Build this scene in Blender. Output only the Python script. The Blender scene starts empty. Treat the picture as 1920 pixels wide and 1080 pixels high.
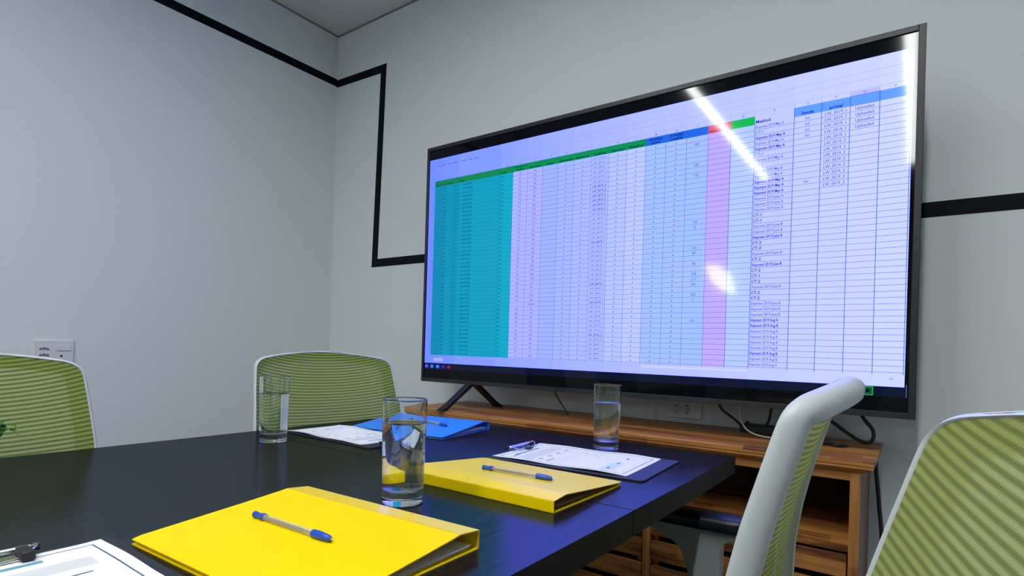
import bpy, bmesh, math, random
from math import pi, sin, cos, radians as R, sqrt, atan, atan2
from mathutils import Vector, Matrix
random.seed(4)
S = bpy.context.scene
COL = S.collection

# ---------------------------------------------------------------- camera
cam_d = bpy.data.cameras.new('camera')
cam = bpy.data.objects.new('camera', cam_d); COL.objects.link(cam)
FPX = 1057.0
cam_d.sensor_width = 36.0
cam_d.lens = 36.0 * FPX / 1920.0
cam_d.shift_y = (654 - 540) / 1920.0
cam_d.clip_start = 0.02
yaw = atan(760 / 1057.0); roll = atan(.0291)
fw = Vector((-sin(yaw), cos(yaw), 0)); rt = Vector((cos(yaw), sin(yaw), 0)); up = Vector((0, 0, 1))
# horizon falls to the right in the photograph: the camera is rolled a little
rr = rt * cos(roll) + up * sin(roll); uu = up * cos(roll) - rt * sin(roll)
M = Matrix((rr, uu, -fw)).transposed().to_4x4()
M.translation = Vector((0, 0, .985))
cam.matrix_world = M
S.camera = cam

# ---------------------------------------------------------------- world / exposure
w = bpy.data.worlds.new('world'); S.world = w; w.use_nodes = True
w.node_tree.nodes['Background'].inputs[0].default_value = (.55, .65, .75, 1)
w.node_tree.nodes['Background'].inputs[1].default_value = .2
S.view_settings.view_transform = 'Standard'; S.view_settings.look = 'None'
S.view_settings.exposure = 0.0; S.view_settings.gamma = 1.0
try: S.view_settings.use_curve_mapping = False
except Exception: pass
S.cycles.use_denoising = True
S.cycles.max_bounces = 14; S.cycles.transmission_bounces = 12; S.cycles.transparent_max_bounces = 16
S.cycles.diffuse_bounces = 5; S.cycles.glossy_bounces = 6
S.cycles.caustics_refractive = True; S.cycles.caustics_reflective = False
S.cycles.sample_clamp_indirect = 6

# room
XL, XR, YB, YF, ZC = -2.65, 1.9, 1.95, -4.6, 2.69
LAMP = 65.0          # brightness of the ceiling light strips
LAMPC = (.97, 1.0, .98)

# ---------------------------------------------------------------- helpers
def srgb(r, g, b):
    f = lambda c: (c / 255 / 12.92) if c / 255 <= .04045 else ((c / 255 + .055) / 1.055) ** 2.4
    return (f(r), f(g), f(b), 1)

def mat(name, col, rough=.5, metal=0, spec=.5, **k):
    m = bpy.data.materials.new(name); m.use_nodes = True
    p = m.node_tree.nodes['Principled BSDF']
    p.inputs['Base Color'].default_value = col if len(col) == 4 else (*col, 1)
    p.inputs['Roughness'].default_value = rough
    p.inputs['Metallic'].default_value = metal
    p.inputs['Specular IOR Level'].default_value = spec
    for a, v in k.items():
        p.inputs[a.replace('_', ' ')].default_value = v
    return m

def N(m, t, **k):
    n = m.node_tree.nodes.new(t)
    for a, v in k.items():
        if a in n.inputs: n.inputs[a].default_value = v
        else: setattr(n, a, v)
    return n

def L(m, a, b): m.node_tree.links.new(a, b)

class MB:
    def __init__(s): s.v = []; s.f = []; s.mi = []
    def add(s, vs, fs, mi=0):
        o = len(s.v); s.v += [tuple(v) for v in vs]
        s.f += [tuple(i + o for i in f) for f in fs]; s.mi += [mi] * len(fs); return s
    def box(s, a, b, mi=0):
        (x0, y0, z0), (x1, y1, z1) = a, b
        vs = [(x, y, z) for z in (z0, z1) for y in (y0, y1) for x in (x0, x1)]
        return s.add(vs, [(0, 2, 3, 1), (4, 5, 7, 6), (0, 1, 5, 4), (2, 6, 7, 3), (0, 4, 6, 2), (1, 3, 7, 5)], mi)
    def prism(s, poly, z0, z1, mi=0):
        n = len(poly); vs = [(x, y, z0) for x, y in poly] + [(x, y, z1) for x, y in poly]
        fs = [tuple(range(n))[::-1], tuple(range(n, 2 * n))] + [(i, (i + 1) % n, n + (i + 1) % n, n + i) for i in range(n)]
        return s.add(vs, fs, mi)
    def lathe(s, prof, n=40, c=(0, 0, 0), mi=0):
        vs = []; fs = []
        for r, z in prof:
            for i in range(n):
                a = 2 * pi * i / n; vs.append((c[0] + r * cos(a), c[1] + r * sin(a), c[2] + z))
        for j in range(len(prof) - 1):
            for i in range(n):
                k = (i + 1) % n
                fs.append((j * n + i, j * n + k, (j + 1) * n + k, (j + 1) * n + i))
        return s.add(vs, fs, mi)
    def tube(s, pts, r, n=10, caps=True, mi=0, flat=None):
        P = [Vector(p) for p in pts]; vs = []; fs = []
        t0 = (P[1] - P[0]).normalized()
        ref = Vector((0, 0, 1)) if abs(t0.z) < .9 else Vector((1, 0, 0))
        u = t0.cross(ref).normalized()
        for i, p in enumerate(P):
            t = (P[min(i + 1, len(P) - 1)] - P[max(i - 1, 0)]).normalized()
            u = (u - t * u.dot(t)).normalized(); v = t.cross(u)
            ri = r[i] if isinstance(r, (list, tuple)) else r
            for k in range(n):
                a = 2 * pi * k / n
                vs.append(p + u * cos(a) * ri + v * sin(a) * ri)
        for i in range(len(P) - 1):
            for k in range(n):
                l = (k + 1) % n
                fs.append((i * n + k, i * n + l, (i + 1) * n + l, (i + 1) * n + k))
        if caps: fs += [tuple(range(n))[::-1], tuple(range((len(P) - 1) * n, len(P) * n))]
        return s.add(vs, fs, mi)
    def grid(s, rows, mi=0, closed=False):
        n = len(rows[0]); vs = [p for r in rows for p in r]; fs = []
        for j in range(len(rows) - 1):
            for i in range(n if closed else n - 1):
                k = (i + 1) % n
                fs.append((j * n + i, j * n + k, (j + 1) * n + k, (j + 1) * n + i))
        return s.add(vs, fs, mi)
    def build(s, name, m, parent=None, smooth=False, bevel=0, seg=2, angle=40, fix=True, weld=False):
        me = bpy.data.meshes.new(name); me.from_pydata(s.v, [], s.f)
        for x in (m if isinstance(m, (list, tuple)) else [m]): me.materials.append(x)
        for p, i in zip(me.polygons, s.mi): p.material_index = i; p.use_smooth = smooth
        me.update()
        if fix:
            bm = bmesh.new(); bm.from_mesh(me)
            if weld: bmesh.ops.remove_doubles(bm, verts=bm.verts, dist=1e-6)
            bmesh.ops.recalc_face_normals(bm, faces=bm.faces); bm.to_mesh(me); bm.free()
        o = bpy.data.objects.new(name, me); COL.objects.link(o)
        if parent: o.parent = parent
        if bevel:
            b = o.modifiers.new('bevel', 'BEVEL'); b.width = bevel; b.segments = seg; b.limit_method = 'ANGLE'; b.angle_limit = R(30)
            for p in me.polygons: p.use_smooth = True
            smooth = True
        if smooth:
            try: me.set_sharp_from_angle(angle=R(angle))
            except Exception: pass
        return o

def thing(name, label, cat, loc=(0, 0, 0), rz=0, group=None):
    o = bpy.data.objects.new(name, None); COL.objects.link(o); o.empty_display_size = .1
    o.location = loc; o.rotation_euler = (0, 0, rz); return tag(o, label, cat, group)

def tag(o, label, cat, group=None):
    o['label'] = label; o['category'] = cat
    if group: o['group'] = group
    return o

def struct(o): o['kind'] = 'structure'; return o

def spline(pts, n=8):
    P = [Vector(p) for p in pts]; out = []
    for i in range(len(P) - 1):
        a = P[max(i - 1, 0)]; b = P[i]; c = P[i + 1]; d = P[min(i + 2, len(P) - 1)]
        for k in range(n):
            t = k / n
            out.append(.5 * ((2 * b) + (c - a) * t + (2 * a - 5 * b + 4 * c - d) * t * t + (3 * b - a - 3 * c + d) * t ** 3))
    out.append(P[-1]); return out

def lerp(a, b, t): return a + (b - a) * t
def interp(tab, x):
    if x <= tab[0][0]: return tab[0][1]
    for (a, va), (b, vb) in zip(tab, tab[1:]):
        if x <= b: return lerp(va, vb, (x - a) / (b - a))
    return tab[-1][1]

# ---------------------------------------------------------------- materials
def wall_mat(name, col):
    m = mat(name, col, .85, spec=.25)
    p = m.node_tree.nodes['Principled BSDF']
    tc = N(m, 'ShaderNodeTexCoord'); n = N(m, 'ShaderNodeTexNoise', Scale=260.0, Detail=3.0)
    b = N(m, 'ShaderNodeBump', Strength=.04, Distance=.002)
    L(m, tc.outputs['Object'], n.inputs['Vector']); L(m, n.outputs['Fac'], b.inputs['Height']); L(m, b.outputs[0], p.inputs['Normal'])
    return m
M_wall = wall_mat('wall_paint', (.74, .785, .795))
M_ceil = wall_mat('ceiling_paint', (.68, .71, .71))
M_floor = mat('floor_vinyl', (.18, .178, .175), .5)
M_tape = mat('black_tape', (.0035, .0045, .006), .6, spec=.12)
M_white_pl = mat('white_plastic', (.72, .73, .74), .35)
M_dim_hole = mat('socket_hole', (.01, .01, .01), .6)

def wood_mat(name, axis, c1, c2, c3, rough=.42, stave=.045, length=.42):
    m = mat(name, c1, rough, spec=.4); nt = m.node_tree; p = nt.nodes['Principled BSDF']
    tc = N(m, 'ShaderNodeTexCoord'); mp = N(m, 'ShaderNodeMapping')
    L(m, tc.outputs['Object'], mp.inputs['Vector'])
    sc = {'x': (1.2, 16, 16), 'y': (16, 1.2, 16), 'z': (16, 16, 1.2)}[axis]
    mp.inputs['Scale'].default_value = sc
    n1 = N(m, 'ShaderNodeTexNoise', Scale=3.0, Detail=7.0, Roughness=.6, Distortion=.8)
    n2 = N(m, 'ShaderNodeTexNoise', Scale=11.0, Detail=4.0, Roughness=.7)
    L(m, mp.outputs[0], n1.inputs['Vector']); L(m, mp.outputs[0], n2.inputs['Vector'])
    # staves: glued strips each of its own tone
    st = N(m, 'ShaderNodeSeparateXYZ'); L(m, tc.outputs['Object'], st.inputs[0])
    ax = {'x': ('X', 'Y', 'Z'), 'y': ('Y', 'X', 'Z'), 'z': ('Z', 'X', 'Y')}[axis]
    def mth(op, a, b=None):
        q = N(m, 'ShaderNodeMath', operation=op)
        for i, v in enumerate((a, b)):
            if v is None: continue
            if isinstance(v, (int, float)): q.inputs[i].default_value = v
            else: L(m, v, q.inputs[i])
        return q.outputs[0]
    r1 = mth('FLOOR', mth('DIVIDE', mth('ADD', st.outputs[ax[1]], mth('MULTIPLY', st.outputs[ax[2]], 1.0)), stave))
    r2 = mth('FLOOR', mth('ADD', mth('DIVIDE', st.outputs[ax[0]], length), mth('MULTIPLY', r1, .37)))
    cx = N(m, 'ShaderNodeCombineXYZ'); L(m, r1, cx.inputs[0]); L(m, r2, cx.inputs[1])
    wn = N(m, 'ShaderNodeTexWhiteNoise'); wn.noise_dimensions = '3D'; L(m, cx.outputs[0], wn.inputs['Vector'])
    f = mth('ADD', mth('MULTIPLY', n1.outputs['Fac'], .75), mth('MULTIPLY', wn.outputs['Value'], .30))
    f = mth('ADD', f, mth('MULTIPLY', n2.outputs['Fac'], .22))
    cr = N(m, 'ShaderNodeValToRGB'); e = cr.color_ramp.elements
    e[0].position = .45; e[0].color = (*c3, 1); e[1].position = .84; e[1].color = (*c1, 1)
    k = e.new(.60); k.color = (*c2, 1)
    L(m, f, cr.inputs[0]); L(m, cr.outputs[0], p.inputs['Base Color'])
    b = N(m, 'ShaderNodeBump', Strength=.12, Distance=.002); L(m, f, b.inputs['Height']); L(m, b.outputs[0], p.inputs['Normal'])
    return m
WC = ((.52, .235, .062), (.36, .140, .031), (.11, .037, .009))
M_oak_x = wood_mat('acacia_along_x', 'x', *WC)
M_oak_z = wood_mat('acacia_upright', 'z', *WC)
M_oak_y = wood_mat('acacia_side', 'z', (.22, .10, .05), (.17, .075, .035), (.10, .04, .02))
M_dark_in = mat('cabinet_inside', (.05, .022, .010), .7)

def table_mat():
    m = bpy.data.materials.new('black_oak_veneer'); m.use_nodes = True; m.node_tree.nodes.clear()
    tc = N(m, 'ShaderNodeTexCoord'); mp = N(m, 'ShaderNodeMapping'); mp.inputs['Scale'].default_value = (60, 2.2, 60)
    n = N(m, 'ShaderNodeTexNoise', Scale=3.0, Detail=6.0, Roughness=.65, Distortion=.4)
    L(m, tc.outputs['Object'], mp.inputs['Vector']); L(m, mp.outputs[0], n.inputs['Vector'])
    cr = N(m, 'ShaderNodeValToRGB'); e = cr.color_ramp.elements
    e[0].position = .35; e[0].color = (.010, .0065, .006, 1); e[1].position = .7; e[1].color = (.024, .015, .013, 1)
    L(m, n.outputs['Fac'], cr.inputs[0])
    b = N(m, 'ShaderNodeBump', Strength=.12, Distance=.001); L(m, n.outputs['Fac'], b.inputs['Height'])
    d = N(m, 'ShaderNodeBsdfDiffuse'); L(m, cr.outputs[0], d.inputs[0]); L(m, b.outputs[0], d.inputs['Normal'])
    g = N(m, 'ShaderNodeBsdfGlossy'); g.inputs[0].default_value = (.58, .84, 1, 1); L(m, b.outputs[0], g.inputs['Normal'])
    mr = N(m, 'ShaderNodeMapRange'); mr.inputs[3].default_value = .13; mr.inputs[4].default_value = .22
    L(m, n.outputs['Fac'], mr.inputs[0]); L(m, mr.outputs[0], g.inputs['Roughness'])
    f = N(m, 'ShaderNodeFresnel'); f.inputs[0].default_value = 1.45
    k = N(m, 'ShaderNodeMath', operation='MINIMUM'); L(m, f.outputs[0], k.inputs[0]); k.inputs[1].default_value = .14
    x = N(m, 'ShaderNodeMixShader'); L(m, k.outputs[0], x.inputs[0]); L(m, d.outputs[0], x.inputs[1]); L(m, g.outputs[0], x.inputs[2])
    o = N(m, 'ShaderNodeOutputMaterial'); L(m, x.outputs[0], o.inputs[0])
    return m
M_table = table_mat()
M_table_edge = mat('black_table_edge', (.010, .010, .009), .55, spec=.3)
M_black_metal = mat('black_metal', (.02, .02, .022), .4)

# ================================================================ ROOM
t = .1
def wall(name, a, b, m): return struct(MB().box(a, b).build(name, m))
wall('wall_back', (XL - t, YB, 0), (XR + t, YB + t, ZC), M_wall)
wall('wall_left', (XL - t, YF, 0), (XL, YB, ZC), M_wall)
wall('wall_right', (XR, YF, 0), (XR + t, YB, ZC), M_wall)
wall('wall_front', (XL - t, YF - t, 0), (XR + t, YF, ZC), M_wall)
wall('ceiling', (XL - t, YF - t, ZC), (XR + t, YB + t, ZC + t), M_ceil)
wall('floor', (XL - t, YF - t, -t), (XR + t, YB + t, 0), M_floor)
MB().box((XL, YB - .012, 0), (XR, YB, .08)).build('baseboard_back', M_white_pl, bevel=.002)['kind'] = 'structure'
MB().box((XL, YF, 0), (XL + .012, YB - .012, .08)).build('baseboard_left', M_white_pl, bevel=.002)['kind'] = 'structure'
# thin grey joint between wall and ceiling
MB().box((XL, YB - .004, ZC - .008), (XR, YB, ZC)).build('trim_3', mat('joint_grey', (.22, .22, .20), .8))['kind'] = 'structure'
MB().box((XL, YF, ZC - .008), (XL + .004, YB - .004, ZC)).build('trim_4', mat('joint_grey_side', (.22, .22, .20), .8))['kind'] = 'structure'

# black line taped round the room: high on the side wall, jogging down on the TV wall
def polywall(name, polys, y0, y1):
    b = MB()
    for poly in polys:
        n = len(poly); vs = [(x, y0, z) for x, z in poly] + [(x, y1, z) for x, z in poly]
        b.add(vs, [tuple(range(n)), tuple(range(n, 2 * n))[::-1]] + [(i, (i + 1) % n, n + (i + 1) % n, n + i) for i in range(n)])
    return b.build(name, M_tape)
tp = [(XL, 2.446), (-2.246, 2.4325), (-2.273, 1.4286), (XR, 1.4270), (XR, 1.3835), (-2.3178, 1.3870), (-2.289, 2.3913), (XL, 2.4050)]
b = MB()
quads = [[tp[0], tp[1], tp[6], tp[7]], [tp[1], tp[2], tp[5], tp[6]], [tp[2], tp[3], tp[4], tp[5]]]
vs = [(x, YB - .0008, z) for x, z in tp] + [(x, YB - .00005, z) for x, z in tp]
fs = [(0, 1, 6, 7), (1, 2, 5, 6), (2, 3, 4, 5), (15, 14, 9, 8), (14, 13, 10, 9), (13, 12, 11, 10)] + [(i, (i + 1) % 8, 8 + (i + 1) % 8, 8 + i) for i in range(8)]
struct(b.add(vs, fs).build('trim_1', M_tape))
struct(MB().box((XL + .00005, YF, 2.410), (XL + .0008, YB - .001, 2.4515)).build('trim_2', M_tape))

# ---------------------------------------------------------------- ceiling light strips
M_lamp = bpy.data.materials.new('led_diffuser'); M_lamp.use_nodes = True
nt = M_lamp.node_tree; nt.nodes.clear()
em = nt.nodes.new('ShaderNodeEmission'); em.inputs[0].default_value = (*LAMPC, 1); em.inputs[1].default_value = LAMP
o_ = nt.nodes.new('ShaderNodeOutputMaterial'); nt.links.new(em.outputs[0], o_.inputs[0])
M_lamp_body = mat('lamp_body', (.6, .6, .6), .4, metal=.6)
def strip(label, a, b, wdt, lm=None):
    (x0, y0), (x1, y1) = a, b
    cx, cy = (x0 + x1) / 2, (y0 + y1) / 2
    T = thing('ceiling_light', label, 'ceiling light', (cx, cy, ZC), 0, 'linear ceiling lights')
    if x0 == x1: hx, hy = wdt / 2, abs(y1 - y0) / 2
    else: hx, hy = abs(x1 - x0) / 2, wdt / 2
    f = MB(); g = .006
    f.box((-hx - g, -hy - g, -.024), (-hx, hy + g, 0)); f.box((hx, -hy - g, -.024), (hx + g, hy + g, 0))
    f.box((-hx, -hy - g, -.024), (hx, -hy, 0)); f.box((-hx, hy, -.024), (hx, hy + g, 0))
    f.build('housing', M_lamp_body, T)
    MB().box((-hx, -hy, -.02), (hx, hy, -.002)).build('diffuser', lm or M_lamp, T)
strip('long white ceiling strip light over the table, left of the pair', (-1.205, .75), (-1.205, -2.36), .06)
strip('long white ceiling strip light over the right-hand chairs', (-.065, .75), (-.065, -2.49), .06)
def glow(name, k):
    m = M_lamp.copy(); m.name = name
    for n in m.node_tree.nodes:
        if n.type == 'EMISSION': n.inputs[1].default_value = k
    return m
strip('short dim ceiling strip light across the far end of the room behind the camera', (-2.11, -3.57), (-1.04, -3.57), .03, glow('dim_diffuser', 9.0))
# glowing panel added behind the camera, shaped to mirror as the screen's bright patch
GLOWP = thing('glow_panel', 'unseen white glowing panel added to mirror as a bright patch in the television screen', 'glowing panel', (-2.22, YF, 2.03))
pl = [(-.21, .20), (-.04, .19), (.13, .05), (.21, -.22), (.04, -.17), (-.12, -.03)]
def ypr(b, poly, y0, y1):
    n = len(poly); return b.add([(x, y0, z) for x, z in poly] + [(x, y1, z) for x, z in poly], [tuple(range(n)), tuple(range(n, 2 * n))[::-1]] + [(i, (i + 1) % n, n + (i + 1) % n, n + i) for i in range(n)])
ypr(MB(), [(x * 1.04, z * 1.04) for x, z in pl], .001, .03).build('panel_base', M_lamp_body, GLOWP)
ypr(MB(), pl, .0302, .05).build('panel_face', glow('glow_panel_light', 34.0), GLOWP)
# ---------------------------------------------------------------- television
YT = 1.69
TV = thing('television', 'large black flat television showing a spreadsheet, standing on the wooden console', 'television', (0, 0, 0))
TVX = (-1.675, 0.0); TVZ = (.8405, 1.8075)
M_tvframe = mat('tv_frame_grey', (.022, .023, .026), .42, metal=.2)
M_tvback = mat('tv_back', (.012, .012, .013), .5)
M_glass_blk = mat('tv_black_glass', (.002, .0025, .005), .06, spec=.2)
gx = (-1.663, -.0155); gz = (.856, 1.7925)
fr = MB(); yf = YT - .004; yb = YT + .012
fr.box((TVX[0], yf, TVZ[0]), (gx[0], yb, TVZ[1])); fr.box((gx[1], yf, TVZ[0]), (TVX[1], yb, TVZ[1]))
fr.box((gx[0], yf, TVZ[0]), (gx[1], yb, gz[0])); fr.box((gx[0], yf, gz[1]), (gx[1], yb, TVZ[1]))
fr.build('frame', M_tvframe, TV, bevel=.0012)
MB().box((gx[0], YT + .0002, gz[0]), (gx[1], YT + .008, gz[1])).build('screen_glass', M_glass_blk, TV)
bk = MB()
bk.box((TVX[0] + .002, yb - .003, TVZ[0] + .002), (TVX[1] - .002, yb + .012, TVZ[1] - .002))
bk.box((TVX[0] + .16, yb + .012, TVZ[0] + .02), (TVX[1] - .16, yb + .048, TVZ[0] + .50))
bk.build('back_cover', M_tvback, TV, bevel=.004)
# two splayed feet
for cx in (-1.41, -.265):
    f = MB()
    for (y1, dy) in ((1.545, 1), (1.856, -1)):
        top = Vector((cx, YT + .01 + (-.012 if dy > 0 else .02), TVZ[0] + .002)); bot = Vector((cx - .032 * dy * .6, y1 + .010 * dy, .7475))
        pts = [top.lerp(bot, q) for q in (0, .25, .5, .75, 1)]
        vs = []
        for i, q in enumerate(pts):
            hw = .014; hy = .013 + .003 * (1 - i / 4)
            if i == 4:
                vs += [(q.x - hw, q.y - hy * 1.9, q.z), (q.x + hw, q.y - hy * 1.9, q.z), (q.x + hw, q.y + hy * 1.2, q.z), (q.x - hw, q.y + hy * 1.2, q.z)] if dy > 0 else [(q.x - hw, q.y - hy * 1.2, q.z), (q.x + hw, q.y - hy * 1.2, q.z), (q.x + hw, q.y + hy * 1.9, q.z), (q.x - hw, q.y + hy * 1.9, q.z)]
            else:
                vs += [(q.x - hw, q.y - hy, q.z), (q.x + hw, q.y - hy, q.z), (q.x + hw, q.y + hy, q.z), (q.x - hw, q.y + hy, q.z)]
        fs = [(0, 3, 2, 1), (16, 17, 18, 19)] + [(j * 4 + i, j * 4 + (i + 1) % 4, j * 4 + 4 + (i + 1) % 4, j * 4 + 4 + i) for j in range(4) for i in range(4)]
        f.add(vs, fs)
    f.build('foot', M_tvback, TV, bevel=.003)

# ---- what the screen shows: one mesh of cells, rules and lettering
_em = {}
def screen_mat(c, k=1.0, blue=1.0):
    key = (c, k, blue)
    if key in _em: return _em[key]
    m = mat('screen_%d_%d_%d' % c, (.001, .001, .002, 1), .06, spec=.22)
    p = m.node_tree.nodes['Principled BSDF']
    r, g, b_, _ = srgb(*c)
    if c[2] >= 238: b_ *= BLUE
    p.inputs['Emission Color'].default_value = (r, g, b_, 1); p.inputs['Emission Strength'].default_value = k
    _em[key] = m; return m
BLUE = 2.9
IM = MB(); IMM = []
def mi(c):
    m = screen_mat(c)
    if m not in IMM: IMM.append(m)
    return IMM.index(m)
def cell(x0, x1, z0, z1, c, lay=1):
    y = YT - .00015 * lay - .0001
    IM.add([(x0, y, z0), (x1, y, z0), (x1, y, z1), (x0, y, z1)], [(0, 1, 2, 3)], mi(c))
IX0, IX1, IZ0, IZ1 = -1.660, -.024, .918, 1.7545
def mix3(a, b, t): return tuple(int(round(lerp(p, q, t))) for p, q in zip(a, b))
WL, WM, WR = (112, 140, 240), (168, 182, 255), (208, 218, 255)  # panel's viewing-angle fade put into the cell colours, dimmer at left
def white(x):
    t = (x - IX0) / (IX1 - IX0)
    return mix3(WL, WM, t / .45) if t < .45 else mix3(WM, WR, (t - .45) / .55)
cols = [-1.6285, -1.5850, -1.500, -1.2935, -1.2325, -1.1680, -1.1025, -1.0380, -.9740, -.9080, -.8430, -.7790, -.7145, -.6490, -.5840, -.5190, -.4545, -.3890, -.2880, -.2220, -.1565, -.0920, -.0270]
HB, HT = 1.6395, 1.6640            # header bottom / top
ROW0, PITCH = 1.6395, .01559
GB = .951
edges = [IX0] + cols + [IX1]
for a, b2 in zip(edges, edges[1:]): cell(a, b2, IZ0, IZ1, white((a + b2) / 2), 0)
# filled columns
cyl, cyr = (0, 138, 182), (0, 168, 205)
for i in range(4):
    cell(cols[i], cols[i + 1], GB, HB, mix3(cyl, cyr, i / 3), 1)
green = [(6, 128, 82), (8, 132, 82), (10, 136, 80), (8, 140, 78)] + [(8, 146, 80)] * 8
for i in range(12): cell(cols[i], cols[i + 1], HB, HT, green[i], 1)
for i in (4, 5): cell(cols[i], cols[i + 1], GB, HB, (176, 182, 252), 1)
for i in (6, 7, 8, 9, 10, 11): cell(cols[i], cols[i + 1], GB, HB, mix3((160, 180, 252), (188, 203, 255), (i - 6) / 5), 1)
for i in (12, 13, 14): cell(cols[i], cols[i + 1], HB, HT, (32, 104, 232), 1); cell(cols[i], cols[i + 1], GB, HB, (166, 194, 255), 1)
cell(cols[15], cols[16], HB, HT, (222, 92, 120), 1); cell(cols[15], cols[16], GB, HB, (194, 172, 252), 1)
cell(cols[16], cols[17], HB, HT, (10, 188, 84), 1); cell(cols[16], cols[17], GB, HB, (182, 204, 255), 1)
for i in (18, 19, 20, 21): cell(cols[i], cols[i + 1], HB, HT + .0008, (98, 160, 255), 1)
cell(cols[20], cols[21], HT + .001, HT + .012, (186, 192, 240), 1)
# rules
DK = (24, 84, 150)
n_rows = 44
for r in range(1, n_rows + 1):
    z = ROW0 - PITCH * r
    if z < GB: break
    for i in range(22):
        cc = (0, 104, 150) if i < 4 else ((52, 96, 190) if i < 12 else (24, 92, 160))
        if i < 4 and r % 1 == 0: hh = .0003
        else: hh = .00045
        cell(cols[i], cols[i + 1] if i < 21 else cols[22] + .004, z - hh, z + hh, cc, 2)
for i in range(4, 23):
    h = .0005 if i < 16 else .0007
    cell(cols[i] - h, cols[i] + h, GB - .003, HT if i > 17 or i < 12 else HB, (44, 92, 180) if i < 17 else (24, 92, 170), 3)
for i in (1, 3): cell(cols[i] - .0004, cols[i] + .0004, GB, HB, (0, 104, 150), 3)
for i in range(1, 12): cell(cols[i] - .0004, cols[i] + .0004, HB, HT, (0, 96, 70), 3)
for i in range(1, 23): cell(cols[i] - .0003, cols[i] + .0003, HT + .001, HT + .014, (140, 150, 226), 2)
for z in (HT + .0140, HT + .038, HT + .056): cell(IX0 + .01, IX1 - .006, z, z + .0005, mix3(WL, (150, 160, 232), .6), 2)
cell(IX0, cols[0], HB - .0008, HB, (60, 80, 160), 2)
for a, b2, z0, z1 in ((cols[20], cols[21], HT, HT + .001), (cols[20], cols[21], HB - .0005, HB + .0005), (cols[20] - .0006, cols[20] + .0006, HB, HT), (cols[21] - .0008, cols[21] + .0008, HB, HT)):
    cell(a, b2, z0, z1, (80, 76, 220), 4)
cell(cols[19] - .0008, cols[19] + .0008, HB, HT, (20, 110, 190), 4)
cell(IX0 + .05, IX0 + .10, IZ0 + .008, GB - .012, (166, 176, 255), 1)
cell(-.71, -.39, GB - .012, GB - .006, (206, 214, 255), 1)
# task bar, its coloured icons and the small marks on the panel
cell(IX0, IX1 + .006, .893, IZ0, (8, 16, 46), 1)
cell(IX1 + .0035, IX1 + .0048, .893, .925, (90, 110, 200), 2)
for x, c in ((-1.6476, (96, 82, 246)), (-1.6173, (34, 132, 250)), (-1.5859, (40, 140, 252)), (-1.5551, (36, 34, 168)), (-1.5247, (146, 22, 62))):
    vs = [(x + .0088 * cos(a * pi / 8), YT - .0004, .9042 + .0068 * sin(a * pi / 8)) for a in range(16)]
    IM.add(vs, [tuple(range(16))], mi(c))
for a, b2, z0, z1 in ((-.123, -.089, .9145, .9165), (-.123, -.089, .8945, .8965), (-.0912, -.089, .8945, .9165), (-.123, -.121, .8945, .9165)): cell(a, b2, z0, z1, (20, 196, 70), 3)
for a, b2, z0, z1 in ((-.118, -.094, .9110, .9122), (-.118, -.094, .8990, .9002), (-.0952, -.094, .8990, .9122)): cell(a, b2, z0, z1, (16, 150, 60), 3)
for x in (-.496, -.489, -.481): cell(x, x + .004, 1.7745, 1.7795, (26, 44, 56), 1)
# lettering
_tc = {}
def text_mesh(s, bold):
    k = (s, bold)
    if k in _tc: return _tc[k]
    cu = bpy.data.curves.new('tmp', 'FONT'); cu.body = s; cu.size = 1; cu.resolution_u = 2
    cu.offset = .010
    if bold: cu.offset = .028
    o = bpy.data.objects.new('tmp', cu); COL.objects.link(o)
    bpy.context.view_layer.update()
    dg = bpy.context.evaluated_depsgraph_get(); me = o.evaluated_get(dg).to_mesh()
    V = [(v.co.x, v.co.y) for v in me.vertices]; F = [tuple(p.vertices) for p in me.polygons]
    o.evaluated_get(dg).to_mesh_clear()
    bpy.data.objects.remove(o); bpy.data.curves.remove(cu)
    x0 = min(v[0] for v in V); x1 = max(v[0] for v in V)
    _tc[k] = ([(a - x0, b) for a, b in V], F, x1 - x0); return _tc[k]
def text(s, x, z, size, c, bold=False, align='l', width=None):
    V, F, wd = text_mesh(s, bold)
    sx = size if width is None else width / wd
    ox = x if align == 'l' else (x - wd * sx / 2 if align == 'c' else x - wd * sx)
    y = YT - .0008
    IM.add([(ox + a * sx, y, z + b * size) for a, b in V], F, mi(c))
TX = (58, 88, 190); TXB = (10, 50, 148); TXC = (0, 84, 140)
meth = ['Shipment 2019 May A', 'CT-1', '*Shipment 2019 May A', 'Shipment 2019 May A', '*Shipment 2019 May A', 'CT-1', 'Shipment 2019 May A', 'CT-1', 'Shipment 2019 May A', 'Shipment 2019 May A',
        '*Shipment 2019 May A', '*Shipment 2019 May A', '*Shipment 2019 May A', 'Shipment 2019 June A', 'Shipment 2019 June A', 'Shipment 2019 June A', '*CT-1', '*CT-1', 'Shipment 2019 June B', 'Shipment 2019 June B', '*Shipment 2019 June B',
        '*CT-3', '*CT-3', 'Shipment 2019 June B', '*CT-3', '*Shipment 2019 June B', '*CT-2', '*CT-1', '*CT-2', 'Shipment 2019 June B', '*CT-2', '*CT-2', 'Shipment 2019 June B', 'Shipment 2019 June B', 'Shipment 2019 June B',
        '*Shipment 2019 Aug A', '*Shipment 2019 Aug B', 'Shipment 2019 Aug A', 'Shipment 2019 Aug A', 'Shipment 2019 Aug B', 'Shipment 2019 Aug B', '*Shipment 2019 Aug B', 'Shipment 2019 Aug B', 'Shipment 2019 Aug C']
def rz(r): return ROW0 - PITCH * r + .0038
for r, s in enumerate(meth, 1):
    bd = s[0] == '*'; s = s.lstrip('*')
    text(s, cols[17] + .002, rz(r), .0112, TXB if bd else TX, bd, width=.0735 if 'Aug' in s or 'May' in s and not bd else (.0775 if len(s) > 5 else None))
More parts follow.
